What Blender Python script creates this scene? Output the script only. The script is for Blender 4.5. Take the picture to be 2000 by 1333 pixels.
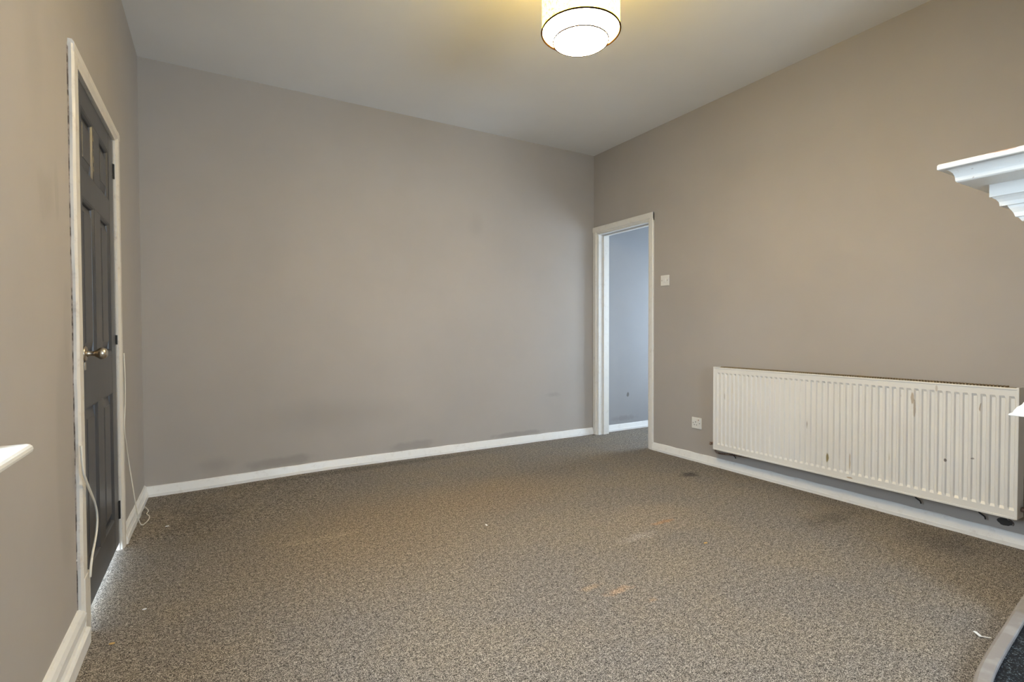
import bpy, bmesh, math, random
from mathutils import Vector, Matrix

random.seed(7)
scene = bpy.context.scene
for o in list(bpy.data.objects):
    bpy.data.objects.remove(o, do_unlink=True)
COL = scene.collection

# ------------------------------------------------------------------ camera
F_PX, YAW, PITCH, ROLL = 993.9, 0.529556, -0.019424, -0.002874
CAM_H = 1.02
fwd = Vector((math.sin(YAW) * math.cos(PITCH), math.cos(YAW) * math.cos(PITCH), math.sin(PITCH)))
rgt = Vector((math.cos(YAW), -math.sin(YAW), 0))
upv = rgt.cross(fwd)
r2 = rgt * math.cos(ROLL) + upv * math.sin(ROLL)
u2 = -rgt * math.sin(ROLL) + upv * math.cos(ROLL)
cam_data = bpy.data.cameras.new('camera')
cam_data.sensor_fit = 'HORIZONTAL'
cam_data.sensor_width = 36.0
cam_data.lens = F_PX / 2000 * 36.0
cam_data.clip_start = 0.02
cam = bpy.data.objects.new('camera', cam_data)
COL.objects.link(cam)
M = Matrix((r2, u2, -fwd)).transposed().to_4x4()
M.translation = Vector((0, 0, CAM_H))
cam.matrix_world = M
scene.camera = cam

# ------------------------------------------------------------------ sky, exposure
SKY = (0.68, 0.84, 1.0)
SKY_STRENGTH = 13.0
LAMP_STRENGTH = 52.0
EXPOSURE = 0.70
world = bpy.data.worlds.new('overcast_sky')
scene.world = world
world.use_nodes = True
bg = world.node_tree.nodes['Background']
bg.inputs['Color'].default_value = (*SKY, 1)
bg.inputs['Strength'].default_value = SKY_STRENGTH
vs = scene.view_settings
vs.view_transform = 'Standard'
vs.look = 'None'
vs.exposure = EXPOSURE
vs.gamma = 1.0
vs.use_curve_mapping = False
scene.cycles.max_bounces = 6
scene.cycles.diffuse_bounces = 3
scene.cycles.glossy_bounces = 2
scene.cycles.transmission_bounces = 2
scene.cycles.adaptive_threshold = 0.04

# room constants (metres)
XL, XR, YB, YF, ZC = -0.392, 3.238, 3.931, -1.6, 2.735      # left, right, back, rear, ceiling
TL, TR = 0.26, 0.13                                          # wall thicknesses
XH, YH = 4.75, 2.35                                          # hall extents
WIN_L = (0.45, 1.37, 0.79, 2.10)                             # left window opening y0 y1 z0 z1
WIN_ADDED = (0.60, 2.00, 0.80, 2.05)                             # added unseen rear window for fill light, x0 x1 z0 z1
WIN_H = (2.60, 3.45, 0.40, 1.85)                             # hall window opening y0 y1 z0 z1
DL = (2.200, 2.970, 1.905)                                   # left door opening y0 y1 top
DR = (3.193, 3.857, 1.955)                                   # doorway opening y0 y1 top


def portal(name, loc, rot, sx, sy):
    d = bpy.data.lights.new(name, 'AREA')
    d.shape = 'RECTANGLE'
    d.size, d.size_y = sx, sy
    d.cycles.is_portal = True
    o = bpy.data.objects.new(name, d)
    o.location = loc
    o.rotation_euler = rot
    COL.objects.link(o)


R90 = math.pi / 2
portal('window_daylight', (XL - TL - 0.01, (WIN_L[0] + WIN_L[1]) / 2, (WIN_L[2] + WIN_L[3]) / 2), (0, -R90, 0), WIN_L[3] - WIN_L[2], WIN_L[1] - WIN_L[0])
portal('added_window_daylight', ((WIN_ADDED[0] + WIN_ADDED[1]) / 2, YF - 0.26, (WIN_ADDED[2] + WIN_ADDED[3]) / 2), (R90, 0, 0), WIN_ADDED[1] - WIN_ADDED[0], WIN_ADDED[3] - WIN_ADDED[2])  # guides sky light through the added rear window
portal('hall_window_daylight', (XH + 0.21, (WIN_H[0] + WIN_H[1]) / 2, (WIN_H[2] + WIN_H[3]) / 2), (0, R90, 0), WIN_H[3] - WIN_H[2], WIN_H[1] - WIN_H[0])


# ------------------------------------------------------------------ material helpers
class NT:
    def __init__(self, name):
        self.m = bpy.data.materials.new(name)
        self.m.use_nodes = True
        self.t = self.m.node_tree
        self.n = self.t.nodes
        self.b = self.n['Principled BSDF']
        self.out = self.n['Material Output']
        self._co = None
        self._nz = {}

    def link(self, a, b):
        self.t.links.new(a, b)

    def co(self):
        if self._co is None:
            self._co = self.n.new('ShaderNodeTexCoord').outputs['Object']
        return self._co

    def val(self, sock, v):
        if isinstance(v, bpy.types.NodeSocket):
            self.link(v, sock)
        else:
            sock.default_value = v

    def scaled(self, s):
        mp = self.n.new('ShaderNodeMapping')
        mp.inputs['Scale'].default_value = s
        self.link(self.co(), mp.inputs['Vector'])
        return mp.outputs['Vector']

    def noise(self, scale, detail=2.0, rough=0.5, vec=None, dist=0.0):
        key = (scale, detail, rough, dist)
        if vec is None and key in self._nz:
            return self._nz[key]
        n = self.n.new('ShaderNodeTexNoise')
        n.inputs['Scale'].default_value = scale
        n.inputs['Detail'].default_value = detail
        n.inputs['Roughness'].default_value = rough
        n.inputs['Distortion'].default_value = dist
        self.link(vec if vec is not None else self.co(), n.inputs['Vector'])
        if vec is None:
            self._nz[key] = n.outputs['Fac']
        return n.outputs['Fac']

    def math(self, op, a, b=0.0, c=0.0, clamp=False):
        n = self.n.new('ShaderNodeMath')
        n.operation = op
        n.use_clamp = clamp
        for i, v in enumerate((a, b, c)):
            self.val(n.inputs[i], v)
        return n.outputs[0]

    def rng(self, v, a, b, c=0.0, d=1.0, smooth=True):
        n = self.n.new('ShaderNodeMapRange')
        n.interpolation_type = 'SMOOTHSTEP' if smooth else 'LINEAR'
        self.val(n.inputs['Value'], v)
        for k, x in zip(('From Min', 'From Max', 'To Min', 'To Max'), (a, b, c, d)):
            n.inputs[k].default_value = x
        return n.outputs['Result']

    def mix(self, f, a, b):
        n = self.n.new('ShaderNodeMix')
        n.data_type = 'RGBA'
        self.val(n.inputs['Factor'], f)
        for s, v in ((n.inputs[6], a), (n.inputs[7], b)):
            if isinstance(v, bpy.types.NodeSocket):
                self.link(v, s)
            else:
                s.default_value = (*v, 1)
        return n.outputs[2]

    def ramp(self, v, stops):
        n = self.n.new('ShaderNodeValToRGB')
        cr = n.color_ramp
        while len(cr.elements) < len(stops):
            cr.elements.new(0.5)
        for e, (p, c) in zip(cr.elements, stops):
            e.position = p
            e.color = (*c, 1)
        self.link(v, n.inputs['Fac'])
        return n.outputs['Color']

    def spot(self, c, r, soft=0.5, amp=0.5, nscale=8.0):
        """mask 0..1 of a ragged stain with centre c and half sizes r"""
        s = self.n.new('ShaderNodeVectorMath')
        s.operation = 'SUBTRACT'
        self.link(self.co(), s.inputs[0])
        s.inputs[1].default_value = c
        d = self.n.new('ShaderNodeVectorMath')
        d.operation = 'DIVIDE'
        self.link(s.outputs[0], d.inputs[0])
        d.inputs[1].default_value = r
        l = self.n.new('ShaderNodeVectorMath')
        l.operation = 'LENGTH'
        self.link(d.outputs[0], l.inputs[0])
        v = self.math('MULTIPLY_ADD', self.noise(nscale, 3.0), amp * 2, self.math('SUBTRACT', l.outputs['Value'], amp))
        return self.rng(v, 1.0, 1.0 - soft)

    def finish(self, color, rough=0.5, metallic=0.0, spec=0.5, bump=None, bstr=0.3, bdist=0.002):
        self.val(self.b.inputs['Base Color'], color if isinstance(color, bpy.types.NodeSocket) else (*color, 1))
        self.val(self.b.inputs['Roughness'], rough)
        self.b.inputs['Metallic'].default_value = metallic
        self.b.inputs['Specular IOR Level'].default_value = spec
        if bump is not None:
            bn = self.n.new('ShaderNodeBump')
            bn.inputs['Strength'].default_value = bstr
            bn.inputs['Distance'].default_value = bdist
            self.link(bump, bn.inputs['Height'])
            self.link(bn.outputs['Normal'], self.b.inputs['Normal'])
        return self.m


def wall_paint(name, base, dark, spots=(), rough=0.75):
    t = NT(name)
    mott = t.rng(t.noise(1.3, 4.0, 0.6), 0.3, 0.75)
    c = t.mix(mott, base, tuple(x * 0.93 for x in base))
    for (ctr, r, k, soft, amp, ns) in spots:
        c = t.mix(t.math('MULTIPLY', t.spot(ctr, r, soft, amp, ns), k), c, dark)
    return t.finish(c, rough, spec=0.35, bump=t.noise(9, 3.0), bstr=0.12, bdist=0.004)


WALL = (0.435, 0.402, 0.371)
WDARK = (0.27, 0.25, 0.23)
m_wall_back = wall_paint('grey_wall_paint_back', WALL, WDARK, [
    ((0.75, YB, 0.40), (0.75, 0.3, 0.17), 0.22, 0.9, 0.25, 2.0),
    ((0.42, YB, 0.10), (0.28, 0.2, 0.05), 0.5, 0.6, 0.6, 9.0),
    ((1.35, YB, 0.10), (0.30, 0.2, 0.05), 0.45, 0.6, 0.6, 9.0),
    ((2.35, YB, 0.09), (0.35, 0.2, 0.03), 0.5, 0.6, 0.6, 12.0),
    ((1.95, YB, 1.93), (0.10, 0.2, 0.16), 0.18, 0.9, 0.3, 9.0),
    ((2.75, YB, 0.42), (0.10, 0.2, 0.03), 0.3, 0.8, 0.6, 20.0),
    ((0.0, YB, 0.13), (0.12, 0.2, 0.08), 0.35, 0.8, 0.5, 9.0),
])
m_wall_right = wall_paint('grey_wall_paint_right', WALL, WDARK, [
    ((XR, 1.0, 0.13), (0.2, 0.05, 0.02), 0.3, 0.7, 0.6, 20.0),
])
m_wall_left = wall_paint('grey_wall_paint_left', WALL, WDARK, [
    ((XL, 1.86, 1.40), (0.2, 0.10, 0.09), 0.25, 0.7, 0.7, 12.0),
    ((XL, 1.96, 1.42), (0.2, 0.03, 0.10), 0.22, 0.7, 0.6, 12.0),
    ((XL, 1.76, 1.75), (0.2, 0.10, 0.30), 0.15, 0.9, 0.5, 5.0),
    ((XL, 2.02, 0.66), (0.2, 0.14, 0.42), 0.22, 0.35, 0.2, 5.0),
    ((XL, 2.05, 1.05), (0.2, 0.05, 0.16), 0.16, 0.5, 0.3, 12.0),
])
m_wall = wall_paint('grey_wall_paint', WALL, WDARK)
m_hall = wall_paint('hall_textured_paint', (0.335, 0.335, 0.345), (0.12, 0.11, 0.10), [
    ((3.69, YB, 0.36), (0.02, 0.2, 0.03), 0.8, 0.5, 0.6, 30.0),
    ((3.62, YB, 0.12), (0.25, 0.2, 0.04), 0.25, 0.8, 0.6, 20.0),
])

t = NT('ceiling_paint')
m_ceiling = t.finish(t.mix(t.rng(t.noise(1.1, 3.0), 0.3, 0.7), (0.84, 0.83, 0.815), (0.80, 0.79, 0.775)), 0.85, spec=0.2)


def white_paint(name, base=(0.78, 0.76, 0.72), dirt=(0.42, 0.36, 0.29), k=0.35, rough=0.35):
    t = NT(name)
    g = t.math('MULTIPLY', t.rng(t.noise(22, 5.0, 0.7), 0.52, 0.78), k)
    return t.finish(t.mix(g, base, dirt), rough, bump=t.noise(40, 3.0), bstr=0.12)


m_trim = white_paint('white_gloss_trim')
m_trim_worn = white_paint('worn_white_trim', (0.74, 0.70, 0.64), (0.36, 0.27, 0.22), 0.55)
m_skirt = white_paint('white_skirting_paint', (0.86, 0.855, 0.84), (0.45, 0.40, 0.34), 0.3)
m_sill = white_paint('white_sill_paint', (0.84, 0.82, 0.77), (0.6, 0.55, 0.46), 0.15, 0.25)
m_upvc = white_paint('white_window_frame', (0.85, 0.85, 0.85), (0.6, 0.6, 0.6), 0.1, 0.3)

# carpet
t = NT('grey_brown_carpet')
wv = t.noise(330, 2.0, 0.65)
wv2 = t.noise(125, 2.0, 0.6)
wv3 = t.noise(48, 2.0, 0.6)
sp = t.math('ADD', t.math('MULTIPLY', wv, 0.62), t.math('MULTIPLY_ADD', wv2, 0.26, t.math('MULTIPLY', wv3, 0.12)))
grain = t.ramp(sp, [(0.40, (0.020, 0.018, 0.016)), (0.5, (0.205, 0.188, 0.170)), (0.60, (0.66, 0.61, 0.55))])
tint = t.mix(t.rng(t.noise(2.1, 4.0, 0.6), 0.32, 0.7), (0.86, 0.85, 0.85), (0.97, 0.92, 0.84))
for (ctr, r, k, col, soft, amp, ns) in [
    ((0.72, 2.55, 0), (0.85, 0.85, 1), 0.5, (1.12, 0.92, 0.66), 0.9, 0.3, 2.1),
    ((1.50, 2.80, 0), (0.8, 0.5, 1), 0.45, (1.14, 0.92, 0.66), 0.9, 0.3, 2.1),
    ((2.05, 2.0, 0), (0.5, 0.28, 1), 0.4, (1.2, 1.08, 0.92), 0.8, 0.4, 4.0),
    ((1.36, 1.50, 0), (0.09, 0.03, 1), 0.6, (1.75, 1.3, 0.95), 0.9, 0.8, 30.0),
    ((1.28, 1.57, 0), (0.07, 0.025, 1), 0.5, (1.7, 1.35, 1.0), 0.9, 0.8, 30.0),
    ((1.42, 1.38, 0), (0.03, 0.02, 1), 0.6, (1.7, 1.3, 0.95), 0.9, 0.8, 30.0),
    ((2.05, 1.92, 0), (0.12, 0.025, 1), 0.7, (1.55, 0.98, 0.6), 0.9, 0.8, 30.0),
    ((1.80, 1.84, 0), (0.18, 0.05, 1), 0.5, (1.5, 1.5, 1.55), 0.9, 0.8, 14.0),
    ((0.45, 2.62, 0), (0.26, 0.05, 1), 0.4, (1.5, 1.35, 1.1), 0.9, 0.8, 8.0),
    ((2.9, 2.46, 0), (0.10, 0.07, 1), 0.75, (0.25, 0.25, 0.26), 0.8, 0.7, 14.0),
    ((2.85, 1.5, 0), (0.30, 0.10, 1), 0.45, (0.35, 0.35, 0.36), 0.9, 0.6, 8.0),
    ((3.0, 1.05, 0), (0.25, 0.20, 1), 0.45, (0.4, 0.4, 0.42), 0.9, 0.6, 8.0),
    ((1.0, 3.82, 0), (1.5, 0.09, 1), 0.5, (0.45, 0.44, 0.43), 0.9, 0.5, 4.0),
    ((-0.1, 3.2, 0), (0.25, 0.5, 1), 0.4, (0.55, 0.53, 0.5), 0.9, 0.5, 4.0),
]:
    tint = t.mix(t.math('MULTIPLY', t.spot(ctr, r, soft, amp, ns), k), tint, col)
mm = t.n.new('ShaderNodeMix')
mm.data_type = 'RGBA'
mm.blend_type = 'MULTIPLY'
mm.inputs['Factor'].default_value = 1.0
t.link(grain, mm.inputs[6])
t.link(tint, mm.inputs[7])
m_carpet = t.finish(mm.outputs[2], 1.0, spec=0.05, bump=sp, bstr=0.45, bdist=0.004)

# door paint
t = NT('charcoal_door_paint')
m_door = t.finish(t.mix(t.rng(t.noise(6, 3.0), 0.3, 0.8), (0.050, 0.052, 0.060), (0.068, 0.065, 0.066)), 0.33,
                  bump=t.noise(60, 2.0, vec=t.scaled((1, 1, 0.12))), bstr=0.1)
t = NT('worn_brass_edge')
m_chip = t.finish(t.mix(t.rng(t.noise(60, 3.0), 0.4, 0.6), (0.08, 0.07, 0.06), (0.42, 0.32, 0.17)), 0.5)
t = NT('aged_nickel_brass')
m_knob = t.finish(t.mix(t.rng(t.noise(30, 3.0), 0.4, 0.7), (0.62, 0.56, 0.47), (0.45, 0.36, 0.26)), 0.3, metallic=1.0)
t = NT('dark_hinge_metal')
m_hinge = t.finish((0.03, 0.027, 0.026), 0.5, metallic=0.4)
t = NT('bare_gap_plaster')
m_gap = t.finish(t.mix(t.rng(t.noise(40, 3.0), 0.4, 0.6), (0.09, 0.07, 0.06), (0.38, 0.32, 0.28)), 0.9)

# radiator enamel
t = NT('white_radiator_enamel')
c = t.mix(t.math('MULTIPLY', t.rng(t.noise(3, 3.0), 0.4, 0.75), 0.3), (0.80, 0.785, 0.755), (0.70, 0.67, 0.62))
scr = t.rng(t.noise(34, 2.0, 0.6, vec=t.scaled((1, 1, 0.28))), 0.735, 0.76)
c = t.mix(t.math('MULTIPLY', scr, 0.7), c, (0.33, 0.24, 0.15))
for (ctr, r, k, col) in [
    ((3.138, 1.232, 0.665), (0.03, 0.011, 0.035), 0.75, (0.42, 0.31, 0.19)),
    ((3.138, 1.222, 0.61), (0.03, 0.005, 0.05), 0.6, (0.45, 0.36, 0.26)),
    ((3.138, 1.128, 0.725), (0.03, 0.006, 0.02), 0.5, (0.45, 0.36, 0.26)),
    ((3.138, 1.655, 0.262), (0.03, 0.007, 0.034), 0.9, (0.28, 0.21, 0.07)),
    ((3.138, 1.53, 0.262), (0.03, 0.006, 0.06), 0.6, (0.40, 0.30, 0.18)),
    ((3.138, 1.335, 0.33), (0.03, 0.004, 0.03), 0.6, (0.4, 0.3, 0.18)),
    ((3.138, 1.09, 0.37), (0.03, 0.006, 0.010), 0.85, (0.12, 0.09, 0.08)),
    ((3.138, 0.985, 0.40), (0.03, 0.008, 0.005), 0.7, (0.15, 0.12, 0.10)),
    ((3.138, 1.78, 0.44), (0.03, 0.004, 0.03), 0.7, (0.2, 0.16, 0.12)),
    ((3.138, 2.30, 0.62), (0.03, 0.004, 0.06), 0.4, (0.4, 0.32, 0.24)),
    ((3.138, 2.36, 0.55), (0.03, 0.004, 0.03), 0.5, (0.3, 0.22, 0.16)),
    ((3.138, 1.53, 0.172), (0.03, 0.018, 0.006), 0.8, (0.45, 0.33, 0.2)),
]:
    c = t.mix(t.math('MULTIPLY', t.spot(ctr, r, 0.4, 0.35, 60.0), k), c, col)
m_rad = t.finish(c, 0.38)
t = NT('dusty_grille')
m_grille = t.finish((0.36, 0.28, 0.17), 0.8)
t = NT('grey_convector_fins')
m_fin = t.finish((0.45, 0.43, 0.40), 0.6)  # fins in one even warm grey
t = NT('tarnished_copper')
m_pipe = t.finish(t.mix(t.rng(t.noise(50, 3.0), 0.4, 0.7), (0.16, 0.10, 0.075), (0.34, 0.26, 0.20)), 0.5, metallic=0.5)
t = NT('black_iron')
m_iron = t.finish((0.02, 0.02, 0.022), 0.6)
t = NT('white_switch_plastic')
m_plas = t.finish((0.80, 0.79, 0.76), 0.3)
t = NT('red_neon_marking')
m_red = t.finish((0.45, 0.22, 0.19), 0.4)
t = NT('socket_slot_dark')
m_slot = t.finish((0.03, 0.028, 0.026), 0.6)
t = NT('steel_screw')
m_screw = t.finish((0.22, 0.19, 0.17), 0.5, metallic=0.6)
t = NT('white_cable_sheath')
m_cable = t.finish((0.76, 0.72, 0.63), 0.4)

# mantel
t = NT('chipped_white_mantel_paint')
chip = t.rng(t.noise(55, 4.0, 0.7), 0.66, 0.70)
c = t.mix(t.math('MULTIPLY', chip, 0.6), (0.84, 0.84, 0.81), (0.42, 0.30, 0.24))
c = t.mix(t.math('MULTIPLY', t.spot((2.15, 0.62, 1.590), (0.05, 0.09, 0.007), 0.4, 0.6, 30.0), 0.9), c, (0.50, 0.27, 0.17))
m_mantel = t.finish(c, 0.4, bump=t.noise(30, 3.0), bstr=0.12)
t = NT('taupe_hearth_stone')
m_rim = t.finish(t.mix(t.rng(t.noise(18, 4.0), 0.4, 0.7), (0.30, 0.275, 0.26), (0.38, 0.36, 0.345)), 0.5, bump=t.noise(90, 3.0), bstr=0.1)
t = NT('black_speckled_granite')
m_granite = t.finish(t.ramp(t.noise(210, 2.0, 0.6), [(0.50, (0.004, 0.005, 0.008)), (0.58, (0.014, 0.020, 0.028)), (0.72, (0.22, 0.27, 0.30))]), 0.5, spec=0.2)
t = NT('sooty_firebox')
m_soot = t.finish((0.012, 0.012, 0.012), 0.9)
t = NT('paper_white')
m_paper = t.finish((0.82, 0.81, 0.78), 0.7)
t = NT('ochre_crumb')
m_crumb = t.finish((0.60, 0.38, 0.14), 0.8)
t = NT('outdoor_paving')
m_pave = t.finish(t.mix(t.noise(3, 3.0), (0.36, 0.35, 0.34), (0.28, 0.27, 0.26)), 0.9)

# window glass
t = NT('window_glass')
tr = t.n.new('ShaderNodeBsdfTransparent')
gl = t.n.new('ShaderNodeBsdfGlossy')
gl.inputs['Roughness'].default_value = 0.02
mx = t.n.new('ShaderNodeMixShader')
mx.inputs[0].default_value = 0.06
t.link(tr.outputs[0], mx.inputs[1])
t.link(gl.outputs[0], mx.inputs[2])
t.link(mx.outputs[0], t.out.inputs['Surface'])
m_glass = t.m


def glow(name, cols, strength, nscale=40.0):
    t = NT(name)
    t.b.inputs['Base Color'].default_value = (0.9, 0.86, 0.75, 1)
    e = t.ramp(t.noise(nscale, 3.0, 0.7), cols)
    t.link(e, t.b.inputs['Emission Color'])
    t.b.inputs['Emission Strength'].default_value = strength
    t.b.inputs['Roughness'].default_value = 0.8
    return t.m


m_shade = glow('lit_mottled_shade_fabric', [(0.44, (1.0, 0.64, 0.004)), (0.60, (1.0, 0.70, 0.085))], LAMP_STRENGTH * 0.18, 95.0)
m_diff = glow('lit_lamp_diffuser', [(0.3, (1.0, 0.77, 0.46)), (0.7, (1.0, 0.79, 0.49))], LAMP_STRENGTH * 1.28)
t = NT('brown_rim_wire')
m_ring = t.finish((0.010, 0.004, 0.0008), 0.9, spec=0.0)
m_bulb = glow('lit_bulb', [(0.3, (1.0, 0.72, 0.40)), (0.7, (1.0, 0.72, 0.40))], LAMP_STRENGTH * 0.5)


# ------------------------------------------------------------------ mesh helpers
def obj(name, bm, mat, parent=None, smooth=False, **props):
    me = bpy.data.meshes.new(name)
    bmesh.ops.recalc_face_normals(bm, faces=bm.faces)
    bm.to_mesh(me)
    bm.free()
    me.materials.append(mat)
    if smooth:
        for p in me.polygons:
            p.use_smooth = True
    o = bpy.data.objects.new(name, me)
    COL.objects.link(o)
    if parent is not None:
        o.parent = parent
        o.matrix_parent_inverse = parent.matrix_world.inverted()
    for k, v in props.items():
        o[k] = v
    return o


def empty(name, loc, **props):
    o = bpy.data.objects.new(name, None)
    o.empty_display_size = 0.05
    o.location = loc
    COL.objects.link(o)
    o.matrix_world = Matrix.Translation(loc)
    for k, v in props.items():
        o[k] = v
    return o


def box(bm, x0, x1, y0, y1, z0, z1):
    v = [bm.verts.new(p) for p in ((x0, y0, z0), (x1, y0, z0), (x1, y1, z0), (x0, y1, z0),
                                   (x0, y0, z1), (x1, y0, z1), (x1, y1, z1), (x0, y1, z1))]
    for f in ((0, 3, 2, 1), (4, 5, 6, 7), (0, 1, 5, 4), (1, 2, 6, 5), (2, 3, 7, 6), (3, 0, 4, 7)):
        bm.faces.new([v[i] for i in f])
    return v


def bbox(x0, x1, y0, y1, z0, z1, bev=0.0, seg=2):
    bm = bmesh.new()
    box(bm, x0, x1, y0, y1, z0, z1)
    if bev:
        bmesh.ops.bevel(bm, geom=list(bm.edges), offset=bev, segments=seg, affect='EDGES', profile=0.5)
    return bm


def loft(rings, cap=True, closed=False):
    """rings: list of equal length vertex rings"""
    bm = bmesh.new()
    vs_ = [[bm.verts.new(p) for p in r] for r in rings]
    n = len(rings[0])
    for a, b in zip(vs_, vs_[1:] + ([vs_[0]] if closed else [])):
        for i in range(n):
            bm.faces.new((a[i], a[(i + 1) % n], b[(i + 1) % n], b[i]))
    if cap and not closed:
        bm.faces.new(vs_[0][::-1])
        bm.faces.new(vs_[-1])
    return bm


def lathe(profile, origin, axis='Z', n=40, cap=True):
    """profile: list of (r, h)"""
    rings = []
    for r, h_ in profile:
        ring = []
        for i in range(n):
            a = 2 * math.pi * i / n
            u, v = r * math.cos(a), r * math.sin(a)
            p = {'Z': (u, v, h_), 'X': (h_, u, v), 'Y': (u, h_, v)}[axis]
            ring.append(Vector(origin) + Vector(p))
        rings.append(ring)
    return loft(rings, cap)


def tube(pts, r, n=8, sub=6):
    """smooth tube through points (Catmull-Rom)"""
    P = [Vector(p) for p in pts]
    P = [P[0] * 2 - P[1]] + P + [P[-1] * 2 - P[-2]]
    path = []
    for i in range(1, len(P) - 2):
        for k in range(sub):
            s = k / sub
            a, b, c_, d = P[i - 1], P[i], P[i + 1], P[i + 2]
            path.append(0.5 * ((2 * b) + (c_ - a) * s + (2 * a - 5 * b + 4 * c_ - d) * s * s + (3 * b - a - 3 * c_ + d) * s ** 3))
    path.append(P[-2])
    rings = []
    ref = Vector((0.3, 0.5, 0.8)).normalized()
    for i, p in enumerate(path):
        tg = (path[min(i + 1, len(path) - 1)] - path[max(i - 1, 0)])
        tg = tg.normalized() if tg.length > 1e-9 else Vector((0, 0, 1))
        s = tg.cross(ref)
        if s.length < 1e-3:
            s = tg.cross(Vector((1, 0, 0)))
        s.normalize()
        u = s.cross(tg)
        ref = u
        ref = (ref - tg * ref.dot(tg)).normalized()
        s = tg.cross(ref).normalized()
        rings.append([p + (s * math.cos(2 * math.pi * k / n) + ref * math.sin(2 * math.pi * k / n)) * r for k in range(n)])
    return loft(rings)


def torus(centre, R, r, n=64, m=8):
    rings = []
    for i in range(n):
        a = 2 * math.pi * i / n
        rings.append([Vector(centre) + Vector(((R + r * math.cos(b)) * math.cos(a), (R + r * math.cos(b)) * math.sin(a), r * math.sin(b)))
                      for b in [2 * math.pi * k / m for k in range(m)]])
    return loft(rings, closed=True)


def sstep(v, a, b):
    k = max(0.0, min(1.0, (v - a) / (b - a)))
    return k * k * (3 - 2 * k)


def dip(x, y):
    """the old floor sags into the left back corner"""
    return -0.024 * sstep(-x, -0.9, 0.39) * sstep(y, 2.9, 3.9)


# ------------------------------------------------------------------ shell
bm = bmesh.new()
xs = [XL - 0.14] + [XL + 0.0 + i * 0.09 for i in range(0, 59)]
ys = [YF - 0.02 + i * (YB + 0.04 - YF) / 64 for i in range(65)]
gv = [[bm.verts.new((x, y, dip(x, y))) for y in ys] for x in xs]
for i in range(len(xs) - 1):
    for j in range(len(ys) - 1):
        bm.faces.new((gv[i][j], gv[i + 1][j], gv[i + 1][j + 1], gv[i][j + 1]))
ext = bmesh.ops.extrude_face_region(bm, geom=list(bm.faces))
for v in [g for g in ext['geom'] if isinstance(g, bmesh.types.BMVert)]:
    v.co.z = -0.09
obj('floor', bm, m_carpet, kind='structure', label='grey brown speckled carpet across the empty room')

bm = bmesh.new()
box(bm, XL - TL, XH + 0.2, YF - 0.25, YB + 0.2, ZC, ZC + 0.15)
obj('ceiling', bm, m_ceiling, kind='structure', label='plain off white painted ceiling')


def wall_x(name, x0, x1, y0, y1, z0, z1, holes, mat, **props):
    """wall slab with its faces on x, holes = (y0,y1,z0,z1)"""
    bm = bmesh.new()
    cy = sorted({y0, y1} | {h_[0] for h_ in holes} | {h_[1] for h_ in holes})
    cz = sorted({z0, z1} | {h_[2] for h_ in holes} | {h_[3] for h_ in holes})
    solid = {}
    for i in range(len(cy) - 1):
        for j in range(len(cz) - 1):
            my, mz = (cy[i] + cy[i + 1]) / 2, (cz[j] + cz[j + 1]) / 2
            solid[i, j] = not any(h_[0] < my < h_[1] and h_[2] < mz < h_[3] for h_ in holes)
    vd = {}

    def V(x, y, z):
        k = (x, y, z)
        if k not in vd:
            vd[k] = bm.verts.new(k)
        return vd[k]
    for (i, j), s in solid.items():
        if not s:
            continue
        a, b, c_, d = cy[i], cy[i + 1], cz[j], cz[j + 1]
        for x in (x0, x1):
            bm.faces.new((V(x, a, c_), V(x, b, c_), V(x, b, d), V(x, a, d)))
        for (di, dj, q) in ((-1, 0, ((a, c_), (a, d))), (1, 0, ((b, c_), (b, d))), (0, -1, ((a, c_), (b, c_))), (0, 1, ((a, d), (b, d)))):
            if not solid.get((i + di, j + dj), False):
                (p, q2), (r, s2) = q
                bm.faces.new((V(x0, p, q2), V(x0, r, s2), V(x1, r, s2), V(x1, p, q2)))
    return obj(name, bm, mat, kind='structure', **props)


wall_x('wall_left', XL - TL, XL, YF, YB + 0.2, -0.1, ZC, [WIN_L, (DL[0] - 0.03, DL[1] + 0.03, -0.1, DL[2] + 0.03)], m_wall_left,
       label='grey painted wall with dark door and window')
wall_x('wall_right', XR, XR + TR, YF, YB, -0.1, ZC, [(DR[0] - 0.028, DR[1] + 0.028, -0.1, DR[2] + 0.028)], m_wall_right,
       label='grey painted wall with open doorway and radiator')
bm = bmesh.new()
box(bm, XL, XR + 0.06, YB, YB + 0.2, -0.1, ZC)
obj('wall_back', bm, m_wall_back, smooth=False, kind='structure', label='long plain grey painted wall facing the camera')
bm = bmesh.new()
box(bm, XR + 0.06, XH, YB, YB + 0.2, -0.1, ZC)
obj('wall_hall', bm, m_hall, kind='structure', label='bluish grey textured hall wall seen through doorway')
bm = bmesh.new()
box(bm, XR + TR, XH, YH - 0.15, YH, -0.1, ZC)
obj('wall_hall_near', bm, m_hall, kind='structure', label='near end wall of the hall')
wall_x('wall_hall_end', XH, XH + 0.2, YH - 0.15, YB + 0.2, -0.1, ZC, [WIN_H], m_hall, label='hall outer wall with a window')
# rear wall (faces y) with an added window that lets in fill light
bm = bmesh.new()
for (a, b, c_, d) in ((XL - TL, WIN_ADDED[0], -0.1, ZC), (WIN_ADDED[1], XR + TR, -0.1, ZC), (WIN_ADDED[0], WIN_ADDED[1], -0.1, WIN_ADDED[2]), (WIN_ADDED[0], WIN_ADDED[1], WIN_ADDED[3], ZC)):
    box(bm, a, b, YF - 0.25, YF, c_, d)
obj('wall_rear', bm, m_wall, kind='structure', label='grey rear wall behind the camera with an added fill-light window')
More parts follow.
